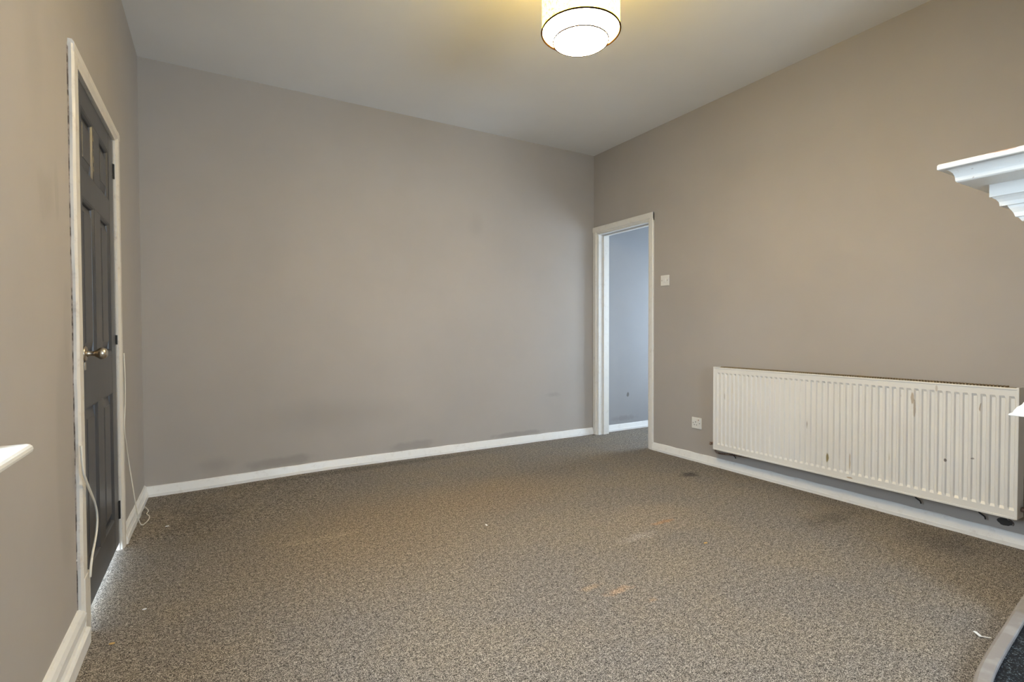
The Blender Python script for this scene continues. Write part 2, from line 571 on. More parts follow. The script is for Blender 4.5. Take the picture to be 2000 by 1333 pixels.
# chimney breast
CBX, CBY0, CBY1 = 2.60, -0.92, 0.632
bm = bmesh.new()
box(bm, CBX, XR, CBY0, CBY1, -0.1, ZC)
obj('wall_chimney_breast', bm, m_wall, kind='structure', label='grey chimney breast behind the white mantelpiece')

# outside ground
bm = bmesh.new()
box(bm, -14, XL - TL, -14, 14, -0.30, -0.12)
obj('ground', bm, m_pave, kind='structure', label='pale paving outside the window')


# ------------------------------------------------------------------ windows
def window_x(name, x, y0, y1, z0, z1, label):
    """casement in a wall whose faces are on x"""
    e = empty(name, (x, (y0 + y1) / 2, z0), kind='structure', label=label)
    w = 0.06
    for (a, b, c_, d) in ((y0, y0 + w, z0, z1), (y1 - w, y1, z0, z1)):
        obj('frame_stile', bbox(x - 0.035, x + 0.035, a, b, c_, d, 0.004), m_upvc, e)
    for (c_, d) in ((z0, z0 + w), (z1 - w, z1), (z0 + (z1 - z0) * 0.7, z0 + (z1 - z0) * 0.7 + w)):
        obj('frame_rail', bbox(x - 0.034, x + 0.034, y0 + w, y1 - w, c_, d, 0.004), m_upvc, e)
    ym = (y0 + y1) / 2
    zt = z0 + (z1 - z0) * 0.7
    obj('mullion', bbox(x - 0.033, x + 0.033, ym - 0.03, ym + 0.03, z0 + w, zt, 0.004), m_upvc, e)
    for (a, b, c_, d) in ((y0 + w, ym - 0.03, z0 + w, zt), (ym + 0.03, y1 - w, z0 + w, zt), (y0 + w, y1 - w, zt + w, z1 - w)):
        obj('pane', bbox(x - 0.003, x + 0.003, a, b, c_, d), m_glass, e)
    return e


window_x('window_1', XL - TL + 0.07, *WIN_L, label='white casement window in the left wall above the sill')
window_x('window_2', XH + 0.12, *WIN_H, label='white casement window at the end of the hall')
e = empty('added_rear_window', ((WIN_ADDED[0] + WIN_ADDED[1]) / 2, YF - 0.18, WIN_ADDED[2]), kind='structure', label='added white fill-light window in the rear wall behind the camera')
x0, x1, z0, z1 = WIN_ADDED
y = YF - 0.18
w = 0.06
xm = (x0 + x1) / 2
for (a, b) in ((x0, x0 + w), (x1 - w, x1)):
    obj('frame_stile', bbox(a, b, y - 0.035, y + 0.035, z0, z1, 0.004), m_upvc, e)
for (c_, d) in ((z0, z0 + w), (z1 - w, z1)):
    obj('frame_rail', bbox(x0 + w, x1 - w, y - 0.034, y + 0.034, c_, d, 0.004), m_upvc, e)
obj('mullion', bbox(xm - 0.03, xm + 0.03, y - 0.033, y + 0.033, z0 + w, z1 - w, 0.004), m_upvc, e)
for (a, b) in ((x0 + w, xm - 0.03), (xm + 0.03, x1 - w)):
    obj('pane', bbox(a, b, y - 0.003, y + 0.003, z0 + w, z1 - w), m_glass, e)

# left window sill, bull-nosed front, projecting 6 cm past the wall
prof = [(XL - TL + 0.105, 0.766), (XL + 0.050, 0.766)]
for k in range(7):
    a = -R90 + math.pi * k / 6
    prof.append((XL + 0.052 + 0.011 * math.cos(a), 0.777 + 0.011 * math.sin(a)))
prof += [(XL - TL + 0.105, 0.788)]
# board inside the reveal and the projecting nosing share one profile; horns run past the opening
front = [(max(px, XL + 0.001), pz) for px, pz in prof]
rings = [[(px, yy, pz) for px, pz in front] for yy in (WIN_L[0] - 0.06, WIN_L[0] + 0.002, WIN_L[1] - 0.002, WIN_L[1] + 0.052, WIN_L[1] + 0.058, WIN_L[1] + 0.060)]
for kk, s in ((-2, 0.85), (-1, 0.6)):
    zc = 0.777
    rings[kk] = [(XL + 0.001 + (px - XL - 0.001) * (0.97 if kk == -2 else 0.92), yy, zc + (pz - zc) * s) for (px, yy, pz) in rings[kk]]
sill = obj('trim_1', loft(rings), m_sill, smooth=False, kind='structure', label='white painted window sill with rounded end on the left wall')
obj('sill_board', bbox(XL - TL + 0.106, XL + 0.001, WIN_L[0] + 0.001, WIN_L[1] - 0.001, 0.767, 0.789), m_sill, sill)


# ------------------------------------------------------------------ skirting
def skirting(name, p0, p1, inward, prof, mat, label, n=24, parent=None, ends=(0, 0)):
    """prof = [(depth, z)] swept from p0 to p1; inward = unit vector from the wall into the room"""
    rings = []
    a, b = Vector((*p0, 0)), Vector((*p1, 0))
    inv = Vector((*inward, 0))
    dr = (b - a).normalized()
    for i in range(n + 1):
        s = i / n
        q = a.lerp(b, s)
        dz = dip(q.x, q.y)
        wob = 0.0012 * math.sin(i * 1.7) + 0.0008 * math.sin(i * 4.1 + 1)
        ring = []
        for (d, z) in prof:
            pt = q + inv * (d + (wob if d > 0.004 else 0))
            if i == 0:
                pt += dr * ends[0] * d
            if i == n:
                pt -= dr * ends[1] * d
            ring.append((pt.x, pt.y, z + dz + (wob if z > 0.04 else 0)))
        rings.append(ring)
    return obj(name, loft(rings), mat, parent, kind='structure', label=label)


P_LOW = [(0, -0.02), (0.019, -0.02), (0.019, 0.018), (0.0175, 0.021), (0.008, 0.062), (0.004, 0.066), (0, 0.066)]
P_TALL = [(0, -0.02), (0.030, -0.02), (0.030, 0.045), (0.026, 0.050), (0.020, 0.052), (0.016, 0.062), (0.020, 0.080), (0.020, 0.098),
          (0.014, 0.112), (0.006, 0.120), (0, 0.122)]
P_MID = [(0, -0.02), (0.022, -0.02), (0.022, 0.030), (0.018, 0.036), (0.014, 0.050), (0.014, 0.060), (0.008, 0.072), (0, 0.076)]
skirting('baseboard_back', (XL, YB), (XR - 0.02, YB), (0, -1), P_LOW, m_skirt, 'white chamfered skirting along the back wall', 40, ends=(1, 0))
skirting('baseboard_right', (XR, CBY1), (XR, 3.136), (-1, 0), P_LOW, m_skirt, 'white skirting below the radiator', 40)
skirting('baseboard_left', (XL, YF), (XL, 2.135), (1, 0), P_TALL, m_skirt, 'white moulded skirting left of the dark door', 30)
skirting('baseboard_left_corner', (XL, 3.036), (XL, YB), (1, 0), P_MID, m_skirt, 'short scuffed white skirting between dark door and corner', 16, ends=(0, 1))
skirting('baseboard_hall', (XR + TR + 0.02, YB), (XH, YB), (0, -1), P_LOW, m_skirt, 'white skirting of the hall wall beyond the doorway', 12)
skirting('baseboard_chimney', (CBX + 0.0, CBY1), (XR, CBY1), (0, 1), P_LOW, m_skirt, 'white skirting on the chimney breast side', 8)

# ------------------------------------------------------------------ dark six panel door (left wall)
FX = XL - 0.002              # door face
door = empty('door_1', (XL, DL[1], 0), kind='structure', label='charcoal six panel door with round knob in the left wall')
dy0, dy1 = DL[0] + 0.003, DL[1] - 0.003
dz0, dz1 = 0.034, DL[2] - 0.004
st = 0.110
ym0, ym1 = 2.530, 2.646      # mullion
zz = [(0.175, 0.750), (0.936, 1.500), (1.604, 1.818)]
BK = FX - 0.040
for (a, b) in ((dy0, dy0 + st), (dy1 - st, dy1)):
    obj('stile', bbox(BK, FX, a, b, dz0, dz1, 0.0015, 1), m_door, door)
for (a, b) in ((dz0, zz[0][0]), (zz[0][1], zz[1][0]), (zz[1][1], zz[2][0]), (zz[2][1], dz1)):
    obj('rail', bbox(BK, FX - 0.0004, dy0 + st, dy1 - st, a, b, 0.0012, 1), m_door, door)
for (c_, d) in zz:
    obj('mullion', bbox(BK, FX - 0.0006, ym0, ym1, c_, d, 0.0012, 1), m_door, door)


def panel(y0, y1, z0, z1):
    """raised and fielded panel set into its opening with an ovolo bead"""
    R = lambda i, x: [(x, y0 + i, z0 + i), (x, y1 - i, z0 + i), (x, y1 - i, z1 - i), (x, y0 + i, z1 - i)]
    p = obj('panel', loft([R(0, BK + 0.006), R(0, FX - 0.016), R(0.012, FX - 0.016), R(0.045, FX - 0.006), R(0.047, FX - 0.004)]), m_door, door)
    bead = loft([R(0, FX - 0.015), R(0, FX - 0.001), R(0.004, FX - 0.003), R(0.009, FX - 0.009), R(0.011, FX - 0.015)], closed=True)
    obj('panel_bead', bead, m_door, p)
    return p


for (c_, d) in zz:
    panel(dy0 + st, ym0, c_, d)
    p2 = panel(ym1, dy1 - st, c_, d)
# worn paint on the edge of the top left panel bead
obj('paint_chip', bbox(FX - 0.012, FX - 0.0005, ym0 - 0.0016, ym0 - 0.0002, 1.640, 1.780), m_chip, door, label='bare ochre worn edge')

# knob on a round rose
KY, KZ = 2.300, 0.945
kn = obj('knob', lathe([(0.013, 0.006), (0.0095, 0.012), (0.0080, 0.019), (0.0085, 0.028), (0.0120, 0.031), (0.0130, 0.034), (0.0150, 0.037), (0.0195, 0.042),
                        (0.0210, 0.048), (0.0200, 0.055), (0.0160, 0.061), (0.0090, 0.065), (0.0, 0.066)], (FX, KY, KZ), 'X', 36), m_knob, door,
         smooth=True, label='rounded aged metal door knob')
obj('rose', lathe([(0.027, 0.0), (0.027, 0.003), (0.024, 0.006), (0.016, 0.008), (0.0, 0.008)], (FX, KY, KZ), 'X', 36), m_knob, kn, smooth=True)
kh = obj('escutcheon', bbox(FX, FX + 0.003, KY - 0.012, KY + 0.012, KZ - 0.058, KZ - 0.030, 0.001), m_knob, door)
for hz, hh in ((1.762, 0.034), (0.985, 0.022), (0.190, 0.042)):
    hg = obj('hinge', bbox(FX - 0.001, FX + 0.0010, dy1 - 0.010, dy1 + 0.002, hz - hh, hz + hh), m_hinge, door, label='small dark butt hinge')
    obj('hinge_knuckle', lathe([(0.0034, -hh), (0.0034, hh)], (FX + 0.0030, dy1 + 0.001, hz), 'Z', 12), m_hinge, hg)

# door lining and stop
frame = empty('trim_2', (XL, DL[0], 0), kind='structure', label='worn white frame around the charcoal door')
for (a, b) in ((DL[0] - 0.028, DL[0]), (DL[1], DL[1] + 0.028)):
    obj('lining', bbox(XL - TL, XL - 0.001, a, b, -0.05, DL[2]), m_trim_worn, frame)
obj('lining_head', bbox(XL - TL, XL - 0.001, DL[0] - 0.028, DL[1] + 0.028, DL[2], DL[2] + 0.028), m_trim_worn, frame)
obj('door_stop', bbox(BK - 0.014, BK - 0.002, DL[0], DL[1], DL[2] - 0.012, DL[2]), m_trim_worn, frame)

obj('light_cut_bar', bbox(XL - TL, XL - 0.075, DL[0], DL[1], -0.05, 0.018), m_trim_worn, frame)  # unseen bar added to cut the daylight coming under the door
AT = 0.016


def ragged_arch(y0, y1, z0, z1, seed, rag):
    """vertical architrave strip with a ragged plastered outer edge (y0 side)"""
    rnd = random.Random(seed)
    rings = []
    n = 60
    prev = 0.0
    for i in range(n + 1):
        z = z0 + (z1 - z0) * i / n
        prev = prev * 0.7 + rnd.uniform(-rag, rag)
        j = prev
        rings.append([(XL, y0 + j, z), (XL + AT * 0.6, y0 + j * 0.8, z), (XL + AT, y0 + 0.010 + j * 0.5, z), (XL + AT, y1 - 0.020, z),
                      (XL + AT - 0.004, y1 - 0.008, z), (XL + AT - 0.007, y1, z), (XL, y1, z)])
    return loft(rings)


obj('architrave', ragged_arch(2.118, 2.200, 0.10, 1.945, 3, 0.004), m_trim_worn, frame)
obj('plaster_gap', bbox(XL, XL + 0.002, 2.1125, 2.124, 0.12, 1.93), m_gap, frame, label='dark ragged gap beside the frame')
obj('architrave_foot', bbox(XL, XL + AT + 0.003, 2.128, 2.206, -0.01, 0.215, 0.002), m_trim_worn, frame)
bm = loft([[(XL, DL[1] + 0.002, z), (XL + 0.008, DL[1] + 0.002, z), (XL + 0.011, DL[1] + 0.010, z), (XL + AT, DL[1] + 0.022, z),
            (XL + AT, DL[1] + 0.058, z), (XL + AT - 0.006, DL[1] + 0.066, z), (XL, DL[1] + 0.066, z)] for z in (-0.01, 0.6, 1.2, 1.907, 1.957)])
obj('architrave', bm, m_trim_worn, frame)
# head architrave
bm = loft([[(XL, yy, DL[2] + 0.002), (XL + 0.008, yy, DL[2] + 0.002), (XL + 0.011, yy, DL[2] + 0.010), (XL + AT + 0.001, yy, DL[2] + 0.020),
            (XL + AT + 0.001, yy, DL[2] + 0.046), (XL + AT - 0.005, yy, DL[2] + 0.054), (XL, yy, DL[2] + 0.054)] for yy in (2.128, 2.4, 2.7, DL[1] + 0.064)])
obj('architrave_head', bm, m_trim_worn, frame)

# ------------------------------------------------------------------ doorway (right wall)
dw = empty('trim_3', (XR, DR[0], 0), kind='structure', label='white frame of the open doorway in the far corner')
for (a, b) in ((DR[0] - 0.027, DR[0]), (DR[1], DR[1] + 0.027)):
    obj('lining', bbox(XR - 0.001, XR + TR + 0.001, a, b, -0.02, DR[2]), m_trim, dw)
obj('lining_head', bbox(XR - 0.001, XR + TR + 0.001, DR[0] - 0.027, DR[1] + 0.027, DR[2], DR[2] + 0.027), m_trim, dw)
obj('door_stop', bbox(XR + 0.055, XR + 0.090, DR[0] + 0.012, DR[1] - 0.012, DR[2] - 0.012, DR[2] - 0.0005, 0.001), m_trim, dw)
for (a, b) in ((DR[0], DR[0] + 0.012), (DR[1] - 0.012, DR[1])):
    obj('door_stop', bbox(XR + 0.055, XR + 0.090, a, b, 0.0, DR[2] - 0.0006, 0.001), m_trim, dw)


def arch_right(y_in, y_out, z0, z1):
    s = 1 if y_out > y_in else -1
    wd = abs(y_out - y_in)
    ring_ = lambda z: [(XR, y_in, z), (XR - 0.009, y_in, z), (XR - 0.011, y_in + s * 0.010, z), (XR - 0.009, y_in + s * 0.014, z), (XR - 0.017, y_in + s * 0.022, z),
                       (XR - 0.017, y_in + s * (wd - 0.006), z), (XR - 0.012, y_out, z), (XR, y_out, z)]
    return loft([ring_(z) for z in (z0, 0.7, 1.4, z1)])


obj('architrave', arch_right(DR[1] + 0.006, YB - 0.002, -0.01, DR[2] + 0.070), m_trim, dw)
obj('architrave', arch_right(DR[0] - 0.002, DR[0] - 0.058, -0.01, DR[2] + 0.070), m_trim, dw)
zt = DR[2] + 0.006
bm = loft([[(XR, yy, zt), (XR - 0.009, yy, zt), (XR - 0.011, yy, zt + 0.010), (XR - 0.009, yy, zt + 0.014), (XR - 0.018, yy, zt + 0.022),
            (XR - 0.018, yy, zt + 0.066), (XR - 0.012, yy, zt + 0.070), (XR, yy, zt + 0.070)] for yy in (DR[0] - 0.058, 3.5, YB - 0.003)])
obj('architrave_head', bm, m_trim, dw)

# ------------------------------------------------------------------ radiator
RX, RY0, RY1, RZ0, RZ1 = 3.138, 0.826, 2.452, 0.152, 0.757
rad = empty('radiator', (RX + 0.05, (RY0 + RY1) / 2, RZ0), label='long white ribbed panel radiator with scuffs on the right wall', category='radiator')


def pressed_panel(x, into, name):
    """pressed steel sheet with 48 vertical flutes; into = direction of the recess along x"""
    y_first, pitch, nf = 0.8455, 0.03331, 48
    zr = [RZ0 + 0.004, 0.192, 0.204, 0.704, 0.716, RZ1 - 0.006]
    cols = [(RY0 + 0.004, 0)]
    for k in range(nf):
        c0 = y_first + k * pitch
        cols += [(c0 - 0.0115, 0), (c0 - 0.0065, 1), (c0 + 0.0065, 1), (c0 + 0.0115, 0)]
    cols.append((RY1 - 0.004, 0))
    bm = bmesh.new()
    g = []
    for (yy, rec) in cols:
        col = []
        for j, z in enumerate(zr):
            d = 0.0085 * rec if j in (2, 3) else 0.0
            col.append(bm.verts.new((x + into * d, yy, z)))
        g.append(col)
    for i in range(len(cols) - 1):
        for j in range(len(zr) - 1):
            bm.faces.new((g[i][j], g[i + 1][j], g[i + 1][j + 1], g[i][j + 1]))
    bnd = [e_ for e_ in bm.edges if e_.is_boundary]
    ex = bmesh.ops.extrude_edge_only(bm, edges=bnd)
    for v in [q for q in ex['geom'] if isinstance(q, bmesh.types.BMVert)]:
        v.co.x += into * 0.013
    return obj(name, bm, m_rad, rad)


pressed_panel(RX, 1, 'front_panel')
pressed_panel(RX + 0.072, -1, 'back_panel')
# rolled seams round the front sheet
obj('top_seam', bbox(RX - 0.0035, RX + 0.006, RY0 + 0.002, RY1 - 0.002, RZ1 - 0.012, RZ1 - 0.003, 0.002), m_rad, rad)
obj('bottom_seam', bbox(RX - 0.0035, RX + 0.006, RY0 + 0.002, RY1 - 0.002, RZ0, RZ0 + 0.010, 0.002), m_rad, rad)
for (a, b) in ((RY0 - 0.004, RY0 + 0.006), (RY1 - 0.006, RY1 + 0.004)):
    obj('side_panel', bbox(RX - 0.003, RX + 0.074, a, b, RZ0 + 0.002, RZ1, 0.002), m_rad, rad)
gr = obj('top_grille', bbox(RX + 0.008, RX + 0.064, RY0 + 0.006, RY1 - 0.006, RZ1 - 0.016, RZ1 - 0.006), m_grille, rad, label='dusty brown top grille')
bm = bmesh.new()
ns = 120
for k in range(ns):
    yy = RY0 + 0.05 + (RY1 - RY0 - 0.10) * k / (ns - 1)
    box(bm, RX + 0.010, RX + 0.062, yy - 0.0022, yy + 0.0022, RZ1 - 0.006, RZ1 + 0.002)
obj('grille_slats', bm, m_grille, gr, kind='stuff')
bm = bmesh.new()
for k in range(110):
    yy = RY0 + 0.03 + (RY1 - RY0 - 0.06) * k / 109
    box(bm, RX + 0.022, RX + 0.052, yy - 0.001, yy + 0.001, RZ0 + 0.05, RZ1 - 0.03)
obj('convector_fins', bm, m_fin, rad, kind='stuff')
# wall brackets and their lower hooks
for yy in (2.33, 1.225, 0.965):
    bk = obj('wall_bracket', bbox(RX + 0.074, XR - 0.0005, yy - 0.016, yy + 0.016, 0.135, 0.74, 0.001), m_rad, rad)
    obj('bracket_hook', tube([(RX + 0.074, yy + 0.012, 0.16), (RX + 0.066, yy + 0.012, 0.135), (RX + 0.060, yy + 0.004, 0.128),
                              (RX + 0.062, yy - 0.010, 0.118), (RX + 0.068, yy - 0.012, 0.105)], 0.0035), m_iron, bk)
# tails, valves and pipes (both lower corners)
vl = obj('lockshield_valve', lathe([(0.009, 0.0), (0.012, 0.004), (0.012, 0.016), (0.008, 0.020), (0.008, 0.032), (0.011, 0.034), (0.011, 0.042), (0.006, 0.046)],
                                   (RX + 0.045, RY1 + 0.004, 0.183), 'Y', 16), m_pipe, rad, smooth=True)
obj('valve_cap', lathe([(0.008, 0.0), (0.010, 0.004), (0.010, 0.020), (0.006, 0.026)], (RX + 0.045, RY1 + 0.016, 0.190), 'Z', 14), m_plas, vl)
for k, (dy, dz) in enumerate(((0.058, 0.004), (0.052, -0.014), (0.062, -0.010))):
    obj('valve_ear', tube([(RX + 0.045, RY1 + 0.046, 0.183), (RX + 0.043, RY1 + dy + 0.008, 0.183 + dz)], 0.0045, 8, 3), m_pipe, vl)
obj('supply_pipe', tube([(RX + 0.045, RY1 + 0.020, 0.176), (RX + 0.045, RY1 + 0.020, 0.140), (RX + 0.047, RY1 + 0.012, 0.124), (RX + 0.052, RY1 - 0.010, 0.118),
                         (RX + 0.060, RY1 - 0.080, 0.124), (RX + 0.070, RY1 - 0.200, 0.132), (XR - 0.009, RY1 - 0.24, 0.132)], 0.0065), m_pipe, rad, smooth=True)
v2 = obj('lockshield_valve', lathe([(0.009, 0.0), (0.012, -0.004), (0.012, -0.016), (0.008, -0.020), (0.008, -0.032), (0.011, -0.034), (0.011, -0.042), (0.006, -0.046)],
                                   (RX + 0.045, RY0 - 0.004, 0.195), 'Y', 16), m_pipe, rad, smooth=True)
obj('valve_cap', lathe([(0.009, 0.0), (0.012, 0.004), (0.012, 0.034), (0.007, 0.040)], (RX + 0.045, RY0 - 0.026, 0.202), 'Z', 14), m_plas, v2)
obj('supply_pipe', tube([(RX + 0.045, RY0 - 0.026, 0.190), (RX + 0.045, RY0 - 0.026, 0.14), (RX + 0.05, RY0 - 0.020, 0.118), (RX + 0.07, RY0 - 0.015, 0.112), (XR - 0.009, RY0 - 0.015, 0.112)], 0.0065),
    m_pipe, rad, smooth=True)

# old pipe hole broken through the plaster under the radiator
bm = bmesh.new()
rnd = random.Random(5)
rim_, inn = [], []
for k in range(18):
    a = 2 * math.pi * k / 18
    rr = 1 + rnd.uniform(-0.12, 0.12)
    rim_.append((XR - 0.0015, 0.892 + 0.028 * rr * math.cos(a), 0.104 + 0.017 * rr * math.sin(a)))
    inn.append((XR + 0.0, 0.892 + 0.024 * rr * math.cos(a), 0.104 + 0.014 * rr * math.sin(a)))
hole = obj('wall_hole', loft([inn, rim_]), m_slot, label='small dark hole broken in the wall under the radiator', category='hole')
obj('plaster_edge', tube([(XR - 0.002, 0.892 + 0.031 * math.cos(a), 0.104 + 0.019 * math.sin(a)) for a in [2.0, 2.4, 2.8, 3.2, 3.6]], 0.003, 6, 3), m_gap, hole)


# ------------------------------------------------------------------ switch and socket (right wall)
def plate(name, y0, y1, z0, z1, label, cat):
    e_ = empty(name, (XR, (y0 + y1) / 2, z0), label=label, category=cat)
    bm = bbox(XR - 0.009, XR - 0.0003, y0, y1, z0, z1)
    fr = [ed for ed in bm.edges if all(v.co.x < XR - 0.005 for v in ed.verts)]
    bmesh.ops.bevel(bm, geom=fr, offset=0.003, segments=2, affect='EDGES', profile=0.6)
    obj('faceplate', bm, m_plas, e_)
    ym, zm = (y0 + y1) / 2, (z0 + z1) / 2
    for s in (-1, 1):
        obj('screw', lathe([(0.0036, 0.0), (0.0036, -0.0008), (0.002, -0.0014)], (XR - 0.0090, ym + s * 0.030, zm), 'X', 12), m_screw, e_)
    return e_, ym, zm


s1, ym, zm = plate('light_switch', 2.966, 3.052, 1.394, 1.480, 'square white light switch beside the open doorway', 'switch')
obj('rocker_frame', bbox(XR - 0.0102, XR - 0.0088, ym - 0.015, ym + 0.015, zm - 0.017, zm + 0.017, 0.0005, 1), m_plas, s1)
rk = loft([[(XR - 0.0100, ym - 0.0115, zm - 0.0135), (XR - 0.0100, ym + 0.0115, zm - 0.0135), (XR - 0.0100, ym + 0.0115, zm + 0.0135), (XR - 0.0100, ym - 0.0115, zm + 0.0135)],
           [(XR - 0.0150, ym - 0.0105, zm - 0.0125), (XR - 0.0150, ym + 0.0105, zm - 0.0125), (XR - 0.0110, ym + 0.0105, zm + 0.0125), (XR - 0.0110, ym - 0.0105, zm + 0.0125)]])
obj('rocker', rk, m_plas, s1)

s2, ym, zm = plate('wall_socket', 2.638, 2.726, 0.257, 0.343, 'white single plug socket low on the wall left of the radiator', 'socket')
for (dy, dz, a, b) in ((0.008, 0.008, 0.0024, 0.0048), (0.019, -0.014, 0.0040, 0.0024), (-0.003, -0.014, 0.0040, 0.0024)):
    obj('pin_slot', bbox(XR - 0.0094, XR - 0.0086, ym + dy - a, ym + dy + a, zm + dz - b, zm + dz + b), m_slot, s2)
rk = obj('rocker', bbox(XR - 0.0130, XR - 0.0088, ym - 0.030, ym - 0.016, zm + 0.014, zm + 0.034, 0.0015), m_plas, s2)
obj('red_marking', bbox(XR - 0.0134, XR - 0.0129, ym - 0.027, ym - 0.019, zm + 0.022, zm + 0.030), m_red, rk)

# ------------------------------------------------------------------ pendant lamp
LX, LY, LZ = 1.330, 1.70, 2.263
R1, R2 = 0.1604, 0.1137
lamp = empty('pendant_lamp', (LX, LY, ZC), label='lit two tier drum pendant lamp hanging from the ceiling', category='lamp')
obj('ceiling_rose', lathe([(0.0, 0.0), (0.050, 0.0), (0.050, -0.006), (0.044, -0.018), (0.020, -0.028), (0.008, -0.032), (0.0, -0.032)][::-1], (LX, LY, ZC), 'Z', 32), m_plas, lamp, smooth=True)
obj('cord', tube([(LX, LY, ZC - 0.03), (LX + 0.001, LY, ZC - 0.08), (LX, LY, LZ + 0.20)], 0.0035), m_plas, lamp)
obj('lamp_holder', lathe([(0.017, 0.10), (0.020, 0.12), (0.020, 0.19), (0.010, 0.215)], (LX, LY, LZ), 'Z', 20), m_plas, lamp)
SH = 0.25
obj('bulb', lathe([(0.012, 0.10), (0.018, 0.09), (0.029, 0.072), (0.032, 0.055), (0.028, 0.038), (0.016, 0.026), (0.0, 0.023)], (LX, LY, LZ), 'Z', 20), m_bulb, lamp, smooth=True)
drum = [(R1, 0.0), (R1, SH), (R1 - 0.0025, SH), (R1 - 0.0025, 0.002)]
sh = obj('outer_shade', lathe(drum, (LX, LY, LZ), 'Z', 72, cap=False), m_shade, lamp, smooth=False, label='yellowish mottled fabric drum')
for zz_ in (LZ, LZ + SH):
    obj('rim_wire', torus((LX, LY, zz_), R1 + 0.001, 0.0036), m_ring, sh)
for k in range(3):
    a = 2 * math.pi * k / 3 + 0.4
    obj('spider_arm', tube([(LX, LY, LZ + 0.185), (LX + R1 * math.cos(a), LY + R1 * math.sin(a), LZ + SH - 0.004)], 0.0015, 6, 2), m_ring, sh)
it = obj('inner_tier', lathe([(R1 - 0.004, 0.004), (R2 + 0.001, 0.0), (R2, -0.040), (R2 - 0.012, -0.044), (0.0, -0.046)], (LX, LY, LZ), 'Z', 72, cap=False), m_diff, lamp,
         label='bright white lower tier')
obj('rim_wire', torus((LX, LY, LZ - 0.040), R2 + 0.0008, 0.0026), m_ring, it)

# ------------------------------------------------------------------ fireplace surround and hearth
FYC = -0.14
fire = empty('fireplace_surround', (CBX, FYC, 0), label='white moulded mantelpiece at the right edge', category='fireplace')


def tier(rows):
    """rows = [(x_front, y_end, z)] lofted with mirrored returns back to the breast"""
    XB = CBX - 0.0005
    return loft([[(xf, ye, z), (xf, 2 * FYC - ye, z), (XB, 2 * FYC - ye, z), (XB, ye, z)] for xf, ye, z in rows])


shf = [(2.153, 0.777, 1.587), (2.150, 0.780, 1.583), (2.150, 0.780, 1.570), (2.152, 0.778, 1.568)]
obj('mantel_shelf', tier(shf), m_mantel, fire, label='chipped white mantel shelf')
cov = []
for k in range(9):
    a = R90 * k / 8
    cov.append((2.166 + 0.026 * math.sin(a), 0.764 - 0.020 * math.sin(a), 1.567 - 0.034 * (1 - math.cos(a))))
cov += [(2.1925, 0.7435, 1.528), (2.196, 0.741, 1.524), (2.203, 0.737, 1.522)]
obj('shelf_moulding', tier(cov), m_mantel, fire)
obj('frieze_band', tier([(2.324, 0.694, 1.523), (2.324, 0.694, 1.479)]), m_mantel, fire)
obj('bed_moulding', tier([(2.330, 0.690, 1.479), (2.338, 0.680, 1.470), (2.343, 0.674, 1.460), (2.345, 0.672, 1.446), (2.352, 0.660, 1.446)]), m_mantel, fire)
obj('bed_bead', tier([(2.353, 0.655, 1.4465), (2.354, 0.650, 1.436), (2.359, 0.641, 1.420), (2.360, 0.636, 1.405), (2.366, 0.630, 1.403), (2.370, 0.622, 1.389), (2.380, 0.61, 1.387)]), m_mantel, fire)
obj('frieze_panel', tier([(2.386, 0.590, 1.389), (2.386, 0.590, 1.06)]), m_mantel, fire)
for s in (1, -1):
    ya, yb = (0.600, 0.42) if s == 1 else (2 * FYC - 0.600, 2 * FYC - 0.42)
    lo, hi = min(ya, yb), max(ya, yb)
    pl = obj('pilaster', bbox(2.385, CBX - 0.001, lo + 0.018, hi - 0.018, 0.041, 1.062, 0.002), m_mantel, fire)
    rows = [(0.040, 0.726), (0.042, 0.728), (0.040, 0.733), (0.033, 0.737), (0.030, 0.745), (0.024, 0.756), (0.014, 0.766), (0.009, 0.778), (0.003, 0.790)]
    obj('base_moulding', loft([[(2.385 - e_, hi + e_, z), (2.385 - e_, lo - e_, z), (CBX - 0.0015, lo - e_, z), (CBX - 0.0015, hi + e_, z)] for e_, z in rows]), m_mantel, pl)
obj('firebox', bbox(CBX - 0.02, CBX - 0.001, FYC - 0.56, FYC + 0.56, 0.041, 1.06), m_soot, fire, label='black sooty fire opening')

# hearth: curved taupe rim round a dark speckled slab
outer = [(2.598, 0.660), (2.430, 0.642), (2.260, 0.623), (2.130, 0.609), (2.001, 0.594), (1.890, 0.578), (1.800, 0.558), (1.72, 0.530), (1.65, 0.486), (1.60, 0.42), (1.575, 0.34), (1.565, 0.20), (1.56, 0.02)]
outer += [(x, 2 * FYC - y) for x, y in outer[::-1]]
hearth = empty('hearth', (2.1, FYC, 0), label='low hearth with taupe curved rim at the lower right', category='hearth')


def inset(pts, d):
    res = []
    for i, p in enumerate(pts):
        a = Vector(pts[max(i - 1, 0)])
        b = Vector(pts[min(i + 1, len(pts) - 1)])
        tg = (b - a).normalized()
        nrm = Vector((-tg.y, tg.x))
        q = Vector(p) + nrm * d
        if i in (0, len(pts) - 1):
            q.x = p[0]
        res.append((q.x, q.y))
    return res


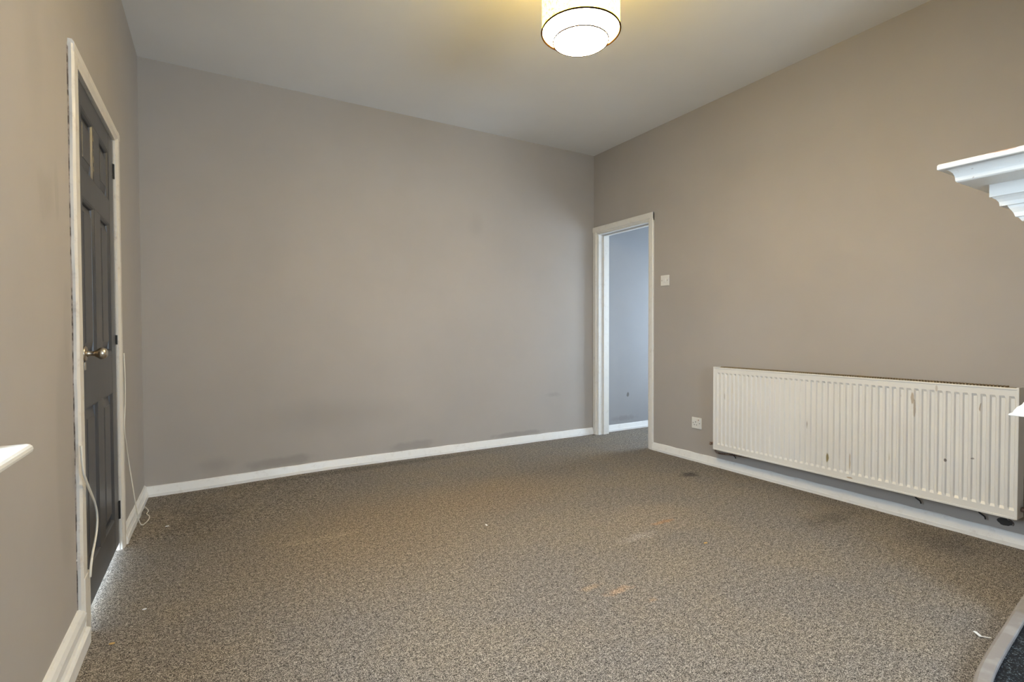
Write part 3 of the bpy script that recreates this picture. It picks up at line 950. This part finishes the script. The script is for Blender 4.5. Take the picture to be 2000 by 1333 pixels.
sub = []
for i in range(len(outer) - 1):
    P = [Vector(outer[max(0, min(len(outer) - 1, i + k))]) for k in (-1, 0, 1, 2)]
    for k in range(4):
        s = k / 4
        q = 0.5 * ((2 * P[1]) + (P[2] - P[0]) * s + (2 * P[0] - 5 * P[1] + 4 * P[2] - P[3]) * s * s + (3 * P[1] - P[0] - 3 * P[2] + P[3]) * s ** 3)
        sub.append((q.x, q.y))
sub.append(outer[-1])
RT = 0.040
o0, o1, o2, i1, i2 = sub, inset(sub, 0.004), inset(sub, 0.010), inset(sub, 0.036), inset(sub, 0.039)
rings = []
for k in range(len(sub)):
    rings.append([(*o0[k], 0.001), (*o0[k], RT - 0.010), (*o1[k], RT - 0.003), (*o2[k], RT), (*i1[k], RT), (*i2[k], RT - 0.003), (*i2[k], 0.001)])
obj('rim', loft(rings), m_rim, hearth, label='smooth taupe curved stone rim')
gi = inset(sub, 0.038)
obj('slab', loft([[(x, y, 0.001) for x, y in gi], [(x, y, 0.026) for x, y in gi]]), m_granite, hearth, label='black speckled hearth slab')

# ------------------------------------------------------------------ loose cables and litter
cb = obj('cable', tube([(XL + 0.018, 3.04, 0.92), (XL + 0.020, 3.045, 0.80), (XL + 0.018, 3.05, 0.68), (XL + 0.015, 3.04, 0.56), (XL + 0.012, 3.12, 0.46), (XL + 0.012, 3.19, 0.36),
                        (XL + 0.024, 3.20, 0.24), (XL + 0.034, 3.22, 0.13), (XL + 0.040, 3.26, 0.045), (-0.341, 3.29, 0.002), (-0.322, 3.345, 0.002), (-0.320, 3.42, 0.002),
                        (-0.338, 3.48, 0.002), (-0.336, 3.54, 0.001), (-0.362, 3.64, -0.002)], 0.0026), m_cable, smooth=True,
         label='thin white cable trailing to the carpet by the far corner', category='cable')
cb2 = obj('cable', tube([(XL + 0.024, 2.075, 0.66), (XL + 0.026, 2.085, 0.58), (XL + 0.028, 2.125, 0.53), (XL + 0.027, 2.25, 0.425), (XL + 0.027, 2.285, 0.365), (XL + 0.027, 2.265, 0.315),
                         (XL + 0.027, 2.20, 0.27), (XL + 0.026, 2.175, 0.235), (XL + 0.024, 2.172, 0.20)], 0.0036), m_cable, smooth=True,
          label='white cable bowed across the near frame of the charcoal door', category='cable')


def scrap(name, pts, z, th, mat, label, cat):
    bm = loft([[(x, y, z) for x, y in pts], [(x, y, z + th) for x, y in pts]])
    return obj(name, bm, mat, label=label, category=cat)


obj('paper_scrap', loft([[(2.180, 0.676, 0.012), (2.185, 0.668, 0.012), (2.185, 0.668, 0.011), (2.180, 0.676, 0.011)],
                         [(2.176, 0.658, 0.004), (2.183, 0.653, 0.005), (2.183, 0.653, 0.003), (2.176, 0.658, 0.003)],
                         [(2.190, 0.636, 0.005), (2.197, 0.633, 0.006), (2.197, 0.633, 0.004), (2.190, 0.636, 0.004)]]), m_paper,
    label='small torn white paper scrap lying beside the hearth rim', category='scrap')
scrap('litter_fleck', [(1.217, 2.352), (1.224, 2.350), (1.226, 2.366), (1.219, 2.368)], 0.001, 0.003, m_paper, 'tiny pale fleck in the middle of the carpet', 'fleck')
for (x, y, s, mt, lb) in [
    (-0.300, 2.08, 0.010, m_crumb, 'small ochre crumb on the carpet near the moulded skirting end'),
    (-0.300, 1.84, 0.009, m_crumb, 'ochre crumb on the carpet beside the moulded skirting'),
    (-0.225, 3.20, 0.010, m_paper, 'white fleck on the carpet right of the trailing cable'),
    (-0.232, 2.28, 0.008, m_paper, 'tiny white fleck in front of the charcoal door'),
    (2.02, 1.62, 0.014, m_crumb, 'pale tan crumb on the carpet in front of the radiator'),
]:
    rnd = random.Random(int(x * 1000 + y * 100))
    pts = [(x + s * (0.6 + 0.4 * rnd.random()) * math.cos(a), y + 0.5 * s * (0.6 + 0.4 * rnd.random()) * math.sin(a)) for a in [k * math.pi / 3 for k in range(6)]]
    scrap('litter_fleck', pts, 0.001, 0.003, mt, lb, 'fleck')
